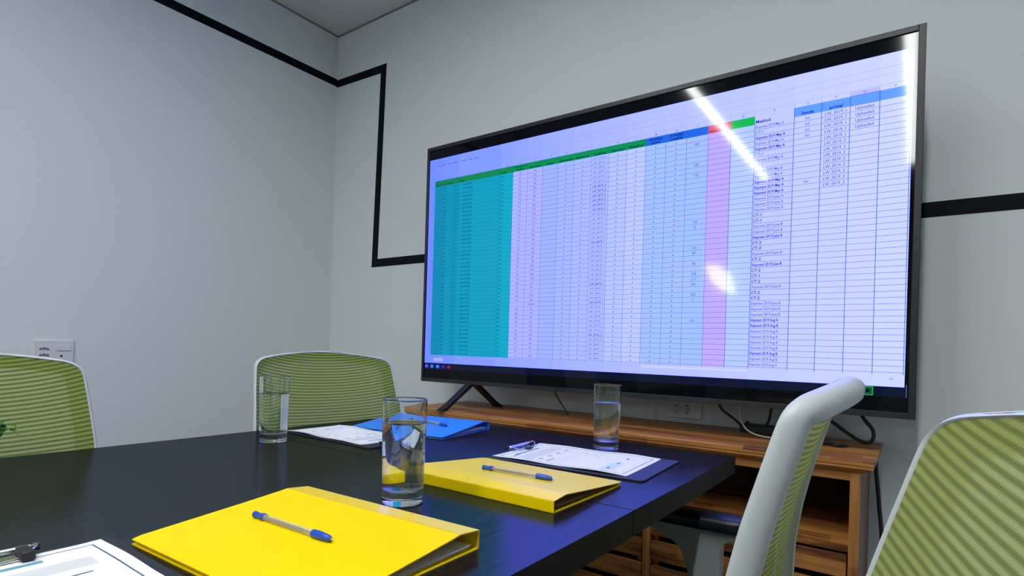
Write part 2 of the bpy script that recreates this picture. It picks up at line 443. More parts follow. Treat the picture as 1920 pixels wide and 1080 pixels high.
addr = ['LW_0519_1'] * 5 + ['LW_0519_2'] + ['*LW_0519_2'] * 6 + ['LW_0519_2'] + ['LW_0619_1'] * 5 + ['*LW_0619_1'] + ['LW_0619_1'] * 8 + ['*LW_0619_1'] + ['LW_0619_1'] * 3 + ['*LW_0719_1'] + ['LW_0719_1'] * 4 + ['LW_0719_2'] * 2 + ['*LW_0719_2'] + ['LW_0719_2'] + ['LW_0819_1'] * 4 + ['LW_0719_2']
nums = [('104', '138'), ('162', '162'), ('107', '150'), ('163', '148'), ('162', '200'), ('142', '172'), ('109', '148'), ('172', '177'), ('103', '48.1'), ('179', '109'), ('104', '168'), ('110', '19.3'), ('112', '47.7'), ('60', '73'), ('127', '100'),
        ('142', '98.7'), ('118', '169'), ('10', '3.42'), ('273', '162'), ('181', '108'), ('162', '102'), ('127', '98'), ('87', '30.5'), ('111', '49.2'), ('60', '80.9'), ('100', '108'), ('188', '120'), ('217', '98.7'), ('183', '111'), ('108', '78.9'), ('253', '630'), ('1', '000000'), ('129', '162'),
        ('182', '100'), ('186', '134'), ('160', '154'), ('136', '134'), ('102', '160'), ('142', '100'), ('159', '240'), ('161', '206'), ('118', '104'), ('80', '77'), ('115', '100')]
random.seed(7)
for r in range(1, 45):
    z = rz(r)
    text('%d' % (9400 + r * 7 + r % 3), cols[2] - .062, z, .0098, TXC, False, 'r')
    text('2019-0%d-%d' % (5 + r // 16, 10 + r * 5 % 19), cols[2] + .018, z, .0098, (0, 112, 172), False, 'r', .044)
    sb = random.random() < .62
    text('Item arrived', cols[2] + .024, z, .0100, TXC, sb, width=.048)
    text('Paid' if r < 33 else ('Misc' if r < 39 else 'Paid'), cols[3] + .003, z, .0095, TXC)
    text(nums[r - 1][0], (cols[4] + cols[5]) / 2, z, .0098, TX, False, 'c')
    text(nums[r - 1][1], (cols[5] + cols[6]) / 2, z, .0098, TX, False, 'c')
    for i in (7, 8, 10, 11, 12, 13): text('x', (cols[i] + cols[i + 1]) / 2, z, .0085, (40, 76, 176), True, 'c')
    s = addr[r - 1]; bd = s[0] == '*'
    text(s.lstrip('*'), (cols[9] + cols[10]) / 2, z, .0102, TXB if bd else TX, bd, 'c', .051)
    text(str(r + 2), cols[0] - .012, z, .0072, (90, 104, 190), False, 'c')
for r, s in ((2, '182'), (6, '182'), (8, '172'), (17, '136'), (18, '15'), (22, '123'), (23, '87'), (25, '96'), (27, '108'), (28, '217'), (29, '183'), (31, '253'), (32, '1'), (36, '161')):
    text(s, (cols[14] + cols[15]) / 2, rz(r), .0105, TX, False, 'c')
for r in (1, 2, 3, 4, 12): text('no', (cols[18] + cols[19]) / 2, rz(r), .0110, TX, False, 'c')
for r in range(1, 14): text('LW_0519_1' if r < 6 else 'LW_0519_2', (cols[19] + cols[20]) / 2, rz(r), .0112, TX, False, 'c', .0495)
for r in range(1, 5): text('Uploaded', (cols[20] + cols[21]) / 2, rz(r), .0112, TX, False, 'c', .041)
GH = (0, 60, 70)
hz = HB + .003
text('Product #', cols[0] + .002, hz, .0095, GH, True, width=.034); text('Date of arrival/entry', cols[1] + .002, hz, .0095, GH, True, width=.056)
text('Status', cols[2] + .004, hz, .0105, GH, True); text('Contact', cols[3] + .002, hz, .0095, GH, True)
for i, s in ((4, 'Number of\nitems'), (5, 'Size of items'), (6, 'Notes'), (7, 'Delivered'), (8, 'Backed up'), (9, 'Address'), (10, 'Started'), (11, 'Finished')):
    ss = s.split('\n')
    for k, q in enumerate(ss): text(q, (cols[i] + cols[i + 1]) / 2, hz + (len(ss) - 1 - k) * .0105, .0105, GH, True, 'c', min(.05, .0065 * len(q)))
for i, ss in ((12, ('Download', 'started')), (13, ('Download', 'complete'))):
    for k, q in enumerate(ss): text(q, (cols[i] + cols[i + 1]) / 2, hz + (1 - k) * .0105, .0105, (10, 40, 120), True, 'c')
text('Row ID', cols[15] + .003, hz, .0105, (140, 30, 90), True)
text('Method', cols[17] + .002, hz, .0125, TXB, True); text('Issues', (cols[18] + cols[19]) / 2, hz, .0125, TXB, True, 'c'); text('arrival', (cols[19] + cols[20]) / 2, hz, .0125, TXB, True, 'c')
for i, ch in enumerate('ABCDEFGHIJKLMNOPQRSTUV'):
    text(ch, (cols[i] + cols[i + 1]) / 2, HT + .0035, .0090, (100, 110, 200), False, 'c')
for x, s in zip((-1.612, -1.588, -1.562, -1.530, -1.492, -1.452, -1.424), ('File', 'Edit', 'View', 'Insert', 'Format', 'Data', 'Tools')):
    text(s, x, 1.722, .0105, (50, 70, 190))
text('^', -.036, 1.696, .02, (90, 110, 210), True)
text('AA', -.055, .936, .006, (90, 110, 210))
IM.build('screen_image', IMM, TV, fix=False)
text_logo = MB()
text_logo.box((-.73, YT - .0045, .8455), (-.612, YT - .0039, .8515)).build('frame_strip', M_tvback, TV)

# ---------------------------------------------------------------- console (tv stand)
CX0, CX1 = -1.605, -.103
CS = thing('tv_console', 'long brown wooden console with slatted doors along the wall under the television', 'console table', (0, 0, 0))
MB().box((-1.635, 1.555, .7322), (-.074, 1.942, .7464)).build('top_board', M_oak_x, CS, bevel=.002)
mo = MB()
a = [(-1.633, 1.557), (-.076, 1.557), (-.076, 1.940), (-1.633, 1.940)]; c = [(-1.608, 1.574), (-.102, 1.574), (-.102, 1.940), (-1.608, 1.940)]
vs = [(x, y, .7321) for x, y in a] + [(x, y, .726) for x, y in a] + [(x, y, .7125) for x, y in c]
mo.add(vs, [(3, 2, 1, 0), (8, 9, 10, 11)] + [(j * 4 + i, j * 4 + (i + 1) % 4, j * 4 + 4 + (i + 1) % 4, j * 4 + 4 + i) for j in range(2) for i in range(4)])
mo.build('moulding', M_oak_x, CS)
MB().box((CX0, 1.576, .692), (CX1, 1.594, .712)).build('apron', M_oak_x, CS, bevel=.001)
posts = [(-.124, -.103), (-.641, -.619), (-1.118, -1.097), (-1.605, -1.584)]
for x0, x1 in posts: MB().box((x0, 1.575, .0), (x1, 1.60, .712)).build('post', M_oak_z, CS, bevel=.0015)
MB().box((CX1 - .019, 1.601, .06), (CX1, 1.935, .712)).build('side_panel', M_oak_y, CS, bevel=.001)
MB().box((CX0, 1.601, .06), (CX0 + .019, 1.935, .712)).build('side_panel', M_oak_y, CS, bevel=.001)
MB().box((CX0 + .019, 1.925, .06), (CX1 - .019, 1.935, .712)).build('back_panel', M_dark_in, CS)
MB().box((CX0 + .019, 1.577, .519), (CX1 - .0195, 1.924, .542)).build('shelf', M_oak_x, CS, bevel=.001)
MB().box((CX0 + .019, 1.577, .06), (CX1 - .0195, 1.924, .08)).build('bottom_board', M_oak_x, CS, bevel=.001)
for (pl, pr) in zip(posts[1:], posts[:-1]):
    x0, x1 = pl[1] + .002, pr[0] - .003
    d = bpy.data.objects.new('door', None); COL.objects.link(d); d.parent = CS
    for xa in (x0 + .004, x1 - .018): MB().box((xa, 1.592, .09), (xa + .014, 1.600, .510)).build('batten', M_oak_z, d)
    for k in range(6):
        zt = .5125 - .0722 * k
        MB().box((x0, 1.577, zt - .0560), (x1, 1.5915, zt)).build('slat', M_oak_x, d, bevel=.0015)

# ---------------------------------------------------------------- table (two tops side by side with a joint)
TX0, TX1 = -1.405, -.337
def table(label, y0, y1, fx):
    T = thing('meeting_table', label, 'table', ((TX0 + TX1) / 2, (y0 + y1) / 2, 0), 0, 'black table units')
    cx, cy = (TX0 + TX1) / 2, (y0 + y1) / 2
    hx, hy = (TX1 - TX0) / 2, (y1 - y0) / 2
    q = MB().box((-hx, -hy, .711), (hx, hy, .75)); q.mi = [1, 0, 1, 1, 1, 1]
    q.build('tabletop', [M_table, M_table_edge], T, fix=False)
    for sy in (-1, 1):
        y = sy * (hy - .09)
        MB().box((-.04, y - .03, .021), (.04, y + .03, .6705)).build('leg', M_black_metal, T, bevel=.002)
        MB().box((-.16, y - .04, 0), (.16, y + .04, .0205)).build('foot_plate', M_black_metal, T, bevel=.003)
    MB().box((-hx + .30, -hy + .065, .671), (hx - .30, hy - .065, .7105)).build('apron_frame', M_black_metal, T, bevel=.002)
table('black wood tabletop unit nearest the television, beyond the joint', .7925, 1.370, 1)
table('black wood tabletop unit nearest the camera, carrying the nearest yellow folder', -.62, .7895, 1)

# ---------------------------------------------------------------- office chairs
def mesh_fabric(name, pitch, dark=(.30, .355, .11), light=(.64, .69, .21)):
    m = bpy.data.materials.new(name); m.use_nodes = True; nt = m.node_tree; nt.nodes.clear()
    out = N(m, 'ShaderNodeOutputMaterial')
    uv = N(m, 'ShaderNodeUVMap'); uv.uv_map = 'UVMap'
    sp = N(m, 'ShaderNodeSeparateXYZ'); L(m, uv.outputs[0], sp.inputs[0])
    def wave(src, per, sharp=0):
        q = N(m, 'ShaderNodeMath', operation='MULTIPLY'); L(m, src, q.inputs[0]); q.inputs[1].default_value = 2 * pi / per
        s_ = N(m, 'ShaderNodeMath', operation='SINE'); L(m, q.outputs[0], s_.inputs[0])
        r_ = N(m, 'ShaderNodeMapRange'); r_.inputs[1].default_value = -1 + sharp; r_.inputs[2].default_value = 1 - sharp; L(m, s_.outputs[0], r_.inputs[0]); return r_.outputs[0]
    v = wave(sp.outputs[1], pitch, .25)
    fine = wave(sp.outputs[1], pitch / 6, 0)
    mx = N(m, 'ShaderNodeMix', data_type='RGBA'); L(m, v, mx.inputs[0]); mx.inputs[6].default_value = (*dark, 1); mx.inputs[7].default_value = (*light, 1)
    m2 = N(m, 'ShaderNodeMix', data_type='RGBA', blend_type='MULTIPLY'); m2.inputs[0].default_value = .35
    L(m, mx.outputs[2], m2.inputs[6])
    g = N(m, 'ShaderNodeCombineColor'); [L(m, fine, g.inputs[i]) for i in range(3)]; L(m, g.outputs[0], m2.inputs[7])
    df = N(m, 'ShaderNodeBsdfDiffuse'); tr = N(m, 'ShaderNodeBsdfTranslucent'); L(m, m2.outputs[2], df.inputs[0]); L(m, m2.outputs[2], tr.inputs[0])
    ms = N(m, 'ShaderNodeMixShader'); ms.inputs[0].default_value = .35; L(m, df.outputs[0], ms.inputs[1]); L(m, tr.outputs[0], ms.inputs[2])
    tp_ = N(m, 'ShaderNodeBsdfTransparent'); m3 = N(m, 'ShaderNodeMixShader')
    al = N(m, 'ShaderNodeMapRange'); al.inputs[3].default_value = .94; al.inputs[4].default_value = .80; L(m, v, al.inputs[0])
    L(m, al.outputs[0], m3.inputs[0]); L(m, tp_.outputs[0], m3.inputs[1]); L(m, ms.outputs[0], m3.inputs[2]); L(m, m3.outputs[0], out.inputs[0])
    return m
M_mesh_wide = mesh_fabric('green_mesh_left', .0088, (.17, .25, .05), (.50, .60, .16))
M_mesh_fine = mesh_fabric('green_mesh_right', .0088)
M_shell = mat('chair_shell_white', (.56, .60, .62), .38)
M_armpost = mat('chair_arm_grey', (.33, .36, .37), .45)
M_pad = mat('chair_pad_black', (.008, .009, .018), .36, spec=.4)
M_seat = mat('dark_seat_cloth', (.03, .032, .035), .9)
M_base = mat('chair_base_white', (.5, .52, .53), .4)

prof = [(.48, -.210), (.50, -.2124), (.60, -.2233), (.65, -.2280), (.70, -.2340), (.74, -.2418), (.78, -.2504), (.84, -.2659), (.90, -.2812), (.93, -.2892), (.958, -.2983)]
outl = [(0, .958), (.028, .9572), (.0556, .955), (.089, .9522), (.1204, .949), (.152, .9447), (.1809, .940), (.196, .9350), (.2069, .928), (.2138, .919), (.2170, .910), (.2190, .895), (.2205, .878), (.2228, .852), (.2246, .828), (.2270, .79), (.2288, .758), (.2318, .678), (.228, .63), (.2180, .598), (.198, .545), (.168, .512), (.12, .497), (.06, .492), (0, .491)]
OUT = [(p.x, p.y) for p in spline([(a, b, 0) for a, b in outl], 2)]
OUT = OUT + [(-a, b) for a, b in OUT[-2:0:-1]]          # closed loop, clockwise seen from the front
def surf(y, z, back=0):
    s = min(1, abs(y) / .2306)
    amp = .034 + .0076 * min(1, max(0, (z - .78) / .15)) ** 1.0
    bow = amp * (1 - s ** 2)                              # mesh and rails bow away from the sitter
    return Vector((interp(prof, z) - bow - back, y, z))
def inset(k, d):
    n = len(OUT); (ax, az), (bx, bz) = OUT[(k - 2) % n], OUT[(k + 2) % n]
    tx, tz = bx - ax, bz - az; l = sqrt(tx * tx + tz * tz) or 1
    nx, nz = tz / l, -tx / l                              # towards the centre
    x, z = OUT[k]
    if nx * (0 - x) + nz * (.73 - z) < 0: nx, nz = -nx, -nz
    return x + nx * d, z + nz * d
CHM = {}
def chair_meshes():
    n = len(OUT)
    sec = [(.0030, -.0022), (.0, .000), (-.0008, .005), (.0, .013), (.004, .022), (.010, .0285), (.019, .032), (.029, .033), (.029, .030), (.0195, .028), (.012, .024), (.0075, .018), (.0060, .010), (.0052, .0)]
    b = MB(); rows = []
    for (d, bk_) in sec + [sec[0]]:
        row = []
        for k in range(n):
            y, z = inset(k, d); x0, z0 = OUT[k]
            p = surf(x0, z0); row.append((p.x - bk_ + (interp(prof, z) - interp(prof, z0)), y, z))
        rows.append(row)
    b.grid(rows, closed=True); CHM['frame'] = b
    # mesh panel: rows between the left and right outline
    m = MB(); rows = []; uvs = []
    zs = [.494 + (.957 - .494) * i / 60 for i in range(61)]
    half = [(b_, a_) for a_, b_ in [(p.x, p.y) for p in spline([(a, b, 0) for a, b in outl], 2)]]
    def hw(z):
        for (z0, y0), (z1, y1) in zip(half, half[1:]):
            if z1 <= z <= z0: return lerp(y0, y1, (z0 - z) / (z0 - z1) if z0 != z1 else 0)
        return 0
    for z in zs:
        h = max(hw(z) - .0045, .001); row = []
        for i in range(25):
            y = -h + 2 * h * i / 24
            p = surf(y, z); row.append((p.x + .0005, y, z))
        rows.append(row)
    m.grid(rows); CHM['mesh'] = m; CHM['hw'] = hw
chair_meshes()
def set_uv(o):
    me = o.data; uv = me.uv_layers.new(name='UVMap')
    # length measured up the panel, ribs dip towards the middle
    tab = []; s = 0; last = None
    for i in range(101):
        z = .48 + .49 * i / 100; x = interp(prof, z)
        if last: s += sqrt((x - last[0]) ** 2 + (z - last[1]) ** 2)
        tab.append((z, s)); last = (x, z)
    for lp in me.loops:
        c = me.vertices[lp.vertex_index].co
        uv.data[lp.index].uv = (c.y, interp(tab, c.z) - lerp(.008, .040, min(1, max(0, (c.z - .72) / .2))) * (abs(c.y) / .236) ** 2.2)
def make_chair(label, mm, mname):
    T = thing('office_chair', label, 'chair', (0, 0, 0), 0, 'office chairs round the table')
    bs = bpy.data.objects.new
    fr = CHM['frame'].build('back_frame', M_shell, T, smooth=True, angle=60)
    me = CHM['mesh'].build('mesh_back', mm, T, smooth=True, fix=False); set_uv(me)
    # spine behind the frame down to the seat
    sp = spline([(-.318, 0, .535), (-.312, 0, .48), (-.27, 0, .425), (-.17, 0, .402), (-.03, 0, .40)], 6)
    MB().tube(sp, .021, 12).build('back_support', M_base, T, smooth=True)
    # seat cushion
    b = MB(); rows = []
    for (k, z) in ((.0, .425), (.96, .425), (1.0, .432), (1.02, .447), (1.0, .463), (.93, .476), (.7, .482), (0, .480)):
        row = []
        for i in range(40):
            a = 2 * pi * i / 40; c_, s_ = cos(a), sin(a)
            row.append((.015 + .235 * k * math.copysign(abs(c_) ** .55, c_), .235 * k * math.copysign(abs(s_) ** .55, s_), z - (.012 * max(0, c_) ** 3)))
        rows.append(row)
    b.grid(rows, closed=True).build('seat', M_seat, T, smooth=True)
    MB().box((-.13, -.07, .375), (.10, .07, .4235)).build('tilt_mechanism', M_black_metal, T, bevel=.01)
    MB().lathe([(0, .13), (.028, .13), (.028, .27), (.016, .27), (.016, .384), (0, .384)], 20).build('gas_column', M_black_metal, T, smooth=True)
    hb = MB().lathe([(0, .075), (.045, .075), (.05, .10), (.042, .129), (0, .129)], 20).build('base_hub', M_base, T, smooth=True)
    for i in range(5):
        a = 2 * pi * i / 5 + .3
        q = MB(); vs = []
        for (r_, hw_, z0, z1) in ((.03, .024, .08, .12), (.16, .019, .078, .108), (.285, .014, .073, .094)):
            for s_ in (-1, 1):
                for z in (z0, z1):
                    vs.append((r_ * cos(a) - s_ * hw_ * sin(a), r_ * sin(a) + s_ * hw_ * cos(a), z))
        fs = [(0, 1, 3, 2), (8, 10, 11, 9)]
        for j in range(2):
            o = j * 4; fs += [(o, o + 4, o + 5, o + 1), (o + 2, o + 3, o + 7, o + 6), (o + 1, o + 5, o + 7, o + 3), (o, o + 2, o + 6, o + 4)]
        lg = q.add(vs, fs).build('base_spoke', M_base, T, bevel=.004)
        cx, cy = .272 * cos(a), .272 * sin(a)
        w_ = MB()
        for s_ in (-1, 1):
            c0 = Vector((cx, cy, .030)) + Vector((-sin(a), cos(a), 0)) * s_ * .008; c1 = c0 + Vector((-sin(a), cos(a), 0)) * s_ * .018
            w_.tube([c0, c1], .030, 18)
        w_.tube([(cx, cy, .03), (cx, cy, .075)], .008, 10)
        w_.build('caster', M_black_metal, lg, smooth=True, angle=30)
    for s_ in (-1, 1):
        # T shaped post, spreading forwards under the pad
        prof2 = [(-.175, .633), (.075, .633), (.075, .626), (.030, .616), (-.020, .598), (-.050, .565), (-.064, .50), (-.066, .42), (-.066, .345), (-.118, .345), (-.120, .45), (-.122, .56), (-.128, .607), (-.175, .624)]
        pts = [(p.x, p.y) for p in spline([(a, b_, 0) for a, b_ in prof2], 3)]
        b = MB(); n = len(pts); y0 = s_ * .250; hw2 = .017
        vs = [(x, y0 - hw2, z) for x, z in pts] + [(x, y0 + hw2, z) for x, z in pts]
        ar = b.add(vs, [tuple(range(n)), tuple(range(n, 2 * n))[::-1]] + [(i, (i + 1) % n, n + (i + 1) % n, n + i) for i in range(n)])
        b.box((-.118, min(s_ * .06, s_ * .250), .380), (-.068, max(s_ * .06, s_ * .250), .395))
        post = b.build('armrest_post', M_armpost, T, bevel=.002)
        rows = []
        for (k, z) in ((.0, .6335), (.93, .6335), (1.0, .640), (1.0, .651), (.95, .6575), (.8, .660), (0, .6605)):
            row = []
            for i in range(36):
                a = 2 * pi * i / 36; c_, q_ = cos(a), sin(a)
                row.append((-.047 + .135 * (1 - (1 - k) * .35) * (1 if k else 0) * math.copysign(abs(c_) ** .45, c_), y0 + .037 * k * math.copysign(abs(q_) ** .5, q_), z))
            rows.append(row)
        MB().grid(rows, closed=True).build('armrest_pad', M_pad, T, smooth=True, angle=50)
    return T
def copy_tree(o, parent=None):
    c = o.copy(); COL.objects.link(c)
    if parent: c.parent = parent
    for ch in list(o.children): copy_tree(ch, c)
    return c
ch_a = make_chair('white-framed chair with green mesh back beyond the leftmost water glass', M_mesh_wide, 'wide')
ch_b = copy_tree(ch_a)
ch_c = make_chair('green mesh chair seen side-on from behind, between the table and the console', M_mesh_fine, 'fine')
ch_d = copy_tree(ch_c)
def put(c, x, y, rz_, z=0, label=None):
    c.location = (x, y, z); c.rotation_euler = (0, 0, R(rz_))
    if label: c['label'] = label
put(ch_a, -1.170, 1.015, -11.3, .003)
put(ch_b, -1.187, .246, .92, -.007, label='white-framed chair with green mesh back at the left picture edge, under the wall switch')
put(ch_c, -.424, .924, 181.96, .001)
put(ch_d, -.248, .330, 188.5, .005, label='green mesh chair back closest to the camera, cut off by the right picture edge')

# ---------------------------------------------------------------- water glasses
M_glass = mat('clear_glass', (.97, 1, .99), 0.0, spec=.5, Transmission_Weight=1.0, IOR=1.48)
M_water = mat('water', (1, 1, 1), 0.0, Transmission_Weight=1.0, IOR=1.333)
def water_glass(x, y, label, level, h=.155, r0=.0305, r1=.0335):
    T = thing('water_glass', label, 'glass', (x, y, .7502), 0, 'glasses of water')
    bt = .019
    ro = lambda z: lerp(r0, r1, z / h); ri = lambda z: ro(z) - .0016
    pr = [(0, .0012), (r0 * .75, .0008), (r0 - .002, 0), (r0, .0018)]
    pr += [(ro(h * k), h * k) for k in (.03, .05, .3, .6, .9, .965, .982, .99)]
    pr += [(ro(h) - .0003, h - .0004), (ro(h) - .0008, h), (ri(h) + .0003, h - .0004)]
    pr += [(ri(h * k), h * k) for k in (.99, .982, .965, .8, .6, .4, .25)]
    pr += [(ri(bt + .010), bt + .010), (ri(bt + .006), bt + .006), (ri(bt + .004), bt + .004), (ri(bt) - .0015, bt + .0015), (ri(bt) - .005, bt), (ri(bt) * .5, bt - .0004), (0, bt - .0005)]
    MB().lathe(pr, 64).build('tumbler', M_glass, T, smooth=True, angle=75, weld=True)
    e = .0001
    wp = [(0, bt - .0005 - e), (ri(bt) * .5, bt - .0004 - e), (ri(bt) - .005, bt - e), (ri(bt) - .0015 + e, bt + .0015 - e), (ri(bt + .004) + e, bt + .004), (ri(bt + .006) + e, bt + .006), (ri(bt + .010) + e, bt + .010)]
    wp += [(ri(lerp(bt, level, k)) + e, lerp(bt, level, k)) for k in (.3, .6, .95, .985)]
    wp += [(ri(level) + e, level + .0008), (ri(level) - .0012, level), (0, level)]
    MB().lathe(wp, 64).build('water', M_water, T, smooth=True, angle=60, weld=True)
water_glass(-.6234, .5960, 'water glass closest to the camera, standing between the two yellow folders', .119)
water_glass(-.6092, 1.2500, 'water glass behind the clipboard, in front of the television', .110)
water_glass(-1.2308, .7560, 'leftmost water glass, beside the back clipboard', .113)

# ---------------------------------------------------------------- folders
def folder(name, label, corner, ang, Lx, W, T0, mats, side, sheen=None, z0=.7503, spine_up=.0, lift=.0, sag=.0):
    """corner: spine end on the left; spine runs along local +x; covers go towards side*y"""
    F = thing('folder', label, 'folder', (corner[0], corner[1], z0), ang, 'ring folders')
    th = .0012
    nx, ny = 10, 20
    def sheet(zf, nm, m):
        b = MB(); top = []; bot = []
        for j in range(ny + 1):
            q = j / ny; r1 = []; r2 = []
            for i in range(nx + 1):
                x = Lx * i / nx
                if j == ny and i in (0, nx): x = Lx * (.012 if i == 0 else .988)
                y = side * W * q
                z = zf(q, i / nx); r1.append((x, y, z)); r2.append((x, y, z - th))
            top.append(r1); bot.append(r2)
        b.grid(top); b.grid(bot)
        for rw, rb in ((top[0], bot[0]), (top[-1], bot[-1])): b.grid([rw, rb])
        b.grid([[r[0] for r in top], [r[0] for r in bot]]); b.grid([[r[-1] for r in top], [r[-1] for r in bot]])
        return b.build(nm, m, F, smooth=True, angle=30)
    end = .0055 + lift
    sheet(lambda q, u: (T0 - .0035 + .0035 * q / .15) if q < .15 else T0 - (T0 - end) * ((q - .15) / .85) ** .92, 'front_cover', mats[0])
    if sheen:      # glossy band added along the spine to imitate the cover's reflection
        b = MB(); b.grid([[(Lx * i / nx, side * W * q, T0 - .0035 + .0035 * q / .15 + .00025) for i in range(nx + 1)] for q in (0, .05, .1, .148)])
        b.build('sheen_band', sheen, F)
    sheet(lambda q, u: .0013, 'back_cover', mats[0])
    MB().box((0, -.0006, .0013), (Lx, .0006, T0 - .0035 - th)).build('spine', mats[0], F)
    # papers clipped inside
    b = MB()
    for k in range(5):
        rows = []
        for j in range(9):
            q = j / 8; zz = .0022 + .0009 * k + (T0 - .012) * .16 * max(0, 1 - q * 1.5) * (k / 5)
            rows.append([(lerp(.008 - .001 * k, Lx - .006 + .001 * k, i), side * (W * .93 * q + .012), zz) for i in (0, 1)])
        b.grid(rows)
    b.build('papers', mats[1], F)
    return F
def folder_mat(name, c, rough=.33):
    m = mat(name, c, rough, spec=.25); return m
M_yel = folder_mat('yellow_card', (.93, .68, .0))
M_yel1 = mat('yellow_card_matt', (.97, .68, 0, 1), .45, spec=.08); M_sheen = mat('yellow_sheen', (.97, .69, .03, 1), .24, spec=.6)
M_pap = mat('paper', (.88, .87, .84), .75)
M_brown = mat('kraft_paper', (.42, .23, .11), .8)
M_bluef = folder_mat('blue_card', (.035, .25, .85))
folder('folder', 'open yellow folder closest to the camera with a blue pen on top', (-.7294, .5060), R(1.8), .319, .235, .0255, (M_yel1, M_pap), -1, M_sheen, lift=.001)
folder('folder', 'yellow folder with its thick spine facing the camera, between the near glass and the clipboard', (-.7340, .6975), R(-.3), .316, .232, .0215, (M_yel, M_brown), 1)
folder('folder', 'blue folder near the far table edge with a blue pen on top', (-1.3107, 1.2480), R(7.5), .314, .232, .0255, (M_bluef, M_pap), -1)

# ---------------------------------------------------------------- pens
M_barrel = bpy.data.materials.new('clear_barrel'); M_barrel.use_nodes = True
_n = M_barrel.node_tree; _p = _n.nodes['Principled BSDF']; _p.inputs['Base Color'].default_value = (.75, .72, .62, 1); _p.inputs['Roughness'].default_value = .12; _p.inputs['Alpha'].default_value = .34
M_penblue = mat('pen_blue', (.010, .07, .52), .3)
M_ink = mat('ink_refill', (.05, .045, .05), .4)
M_tip = mat('pen_tip', (.75, .75, .72), .3, metal=.7)
def pen(label, a, b, tilt_z=(0, 0)):
    A = Vector(a); B = Vector(b); d = (B - A); Ln = d.length
    T = thing('ballpoint_pen', label, 'pen', A, 0, 'blue ballpoint pens')
    T.rotation_mode = 'QUATERNION'; T.rotation_quaternion = d.to_track_quat('X', 'Z')
    def rev(nm, pr, m, n=14):
        b = MB(); rows = [[(x, r * cos(2 * pi * i / n), r * sin(2 * pi * i / n)) for i in range(n)] for r, x in pr]
        return b.grid(rows, closed=True).build(nm, m, T, smooth=True, angle=50)
    rev('end_plug', [(0, 0), (.0036, .0), (.0042, .001), (.0038, .006), (.0032, .012), (.0046, .0165), (.0048, .019), (.0044, .0225), (0, .0226)], M_penblue)
    rev('barrel', [(.0041, .0223), (.0041, Ln - .0335)], M_barrel, 8)
    rev('refill', [(0, .0225), (.0019, .0225), (.0019, Ln - .055), (.0012, Ln - .053), (.0012, Ln - .034), (0, Ln - .034)], M_ink, 8)
    rev('tip_cone', [(0, Ln - .034), (.0047, Ln - .034), (.0050, Ln - .030), (.0047, Ln - .018), (.0036, Ln - .006), (.0020, Ln - .0035), (0, Ln - .0035)], M_penblue)
    rev('tip', [(0, Ln - .0036), (.0011, Ln - .0036), (.0009, Ln - .0005), (0, Ln)], M_tip, 8)
    return T
pen('blue pen on the yellow folder closest to the camera', (-.6625, .3850, .7503 + .0205), (-.5130, .3890, .7503 + .0208))
pen('blue pen on the yellow folder beside the clipboard', (-.6318, .7995, .7503 + .0197), (-.4880, .8110, .7503 + .0190))
pen('blue pen on the blue folder', (-1.1900, 1.1750, .7503 + .0210), (-1.0390, 1.1560, .7503 + .0200))

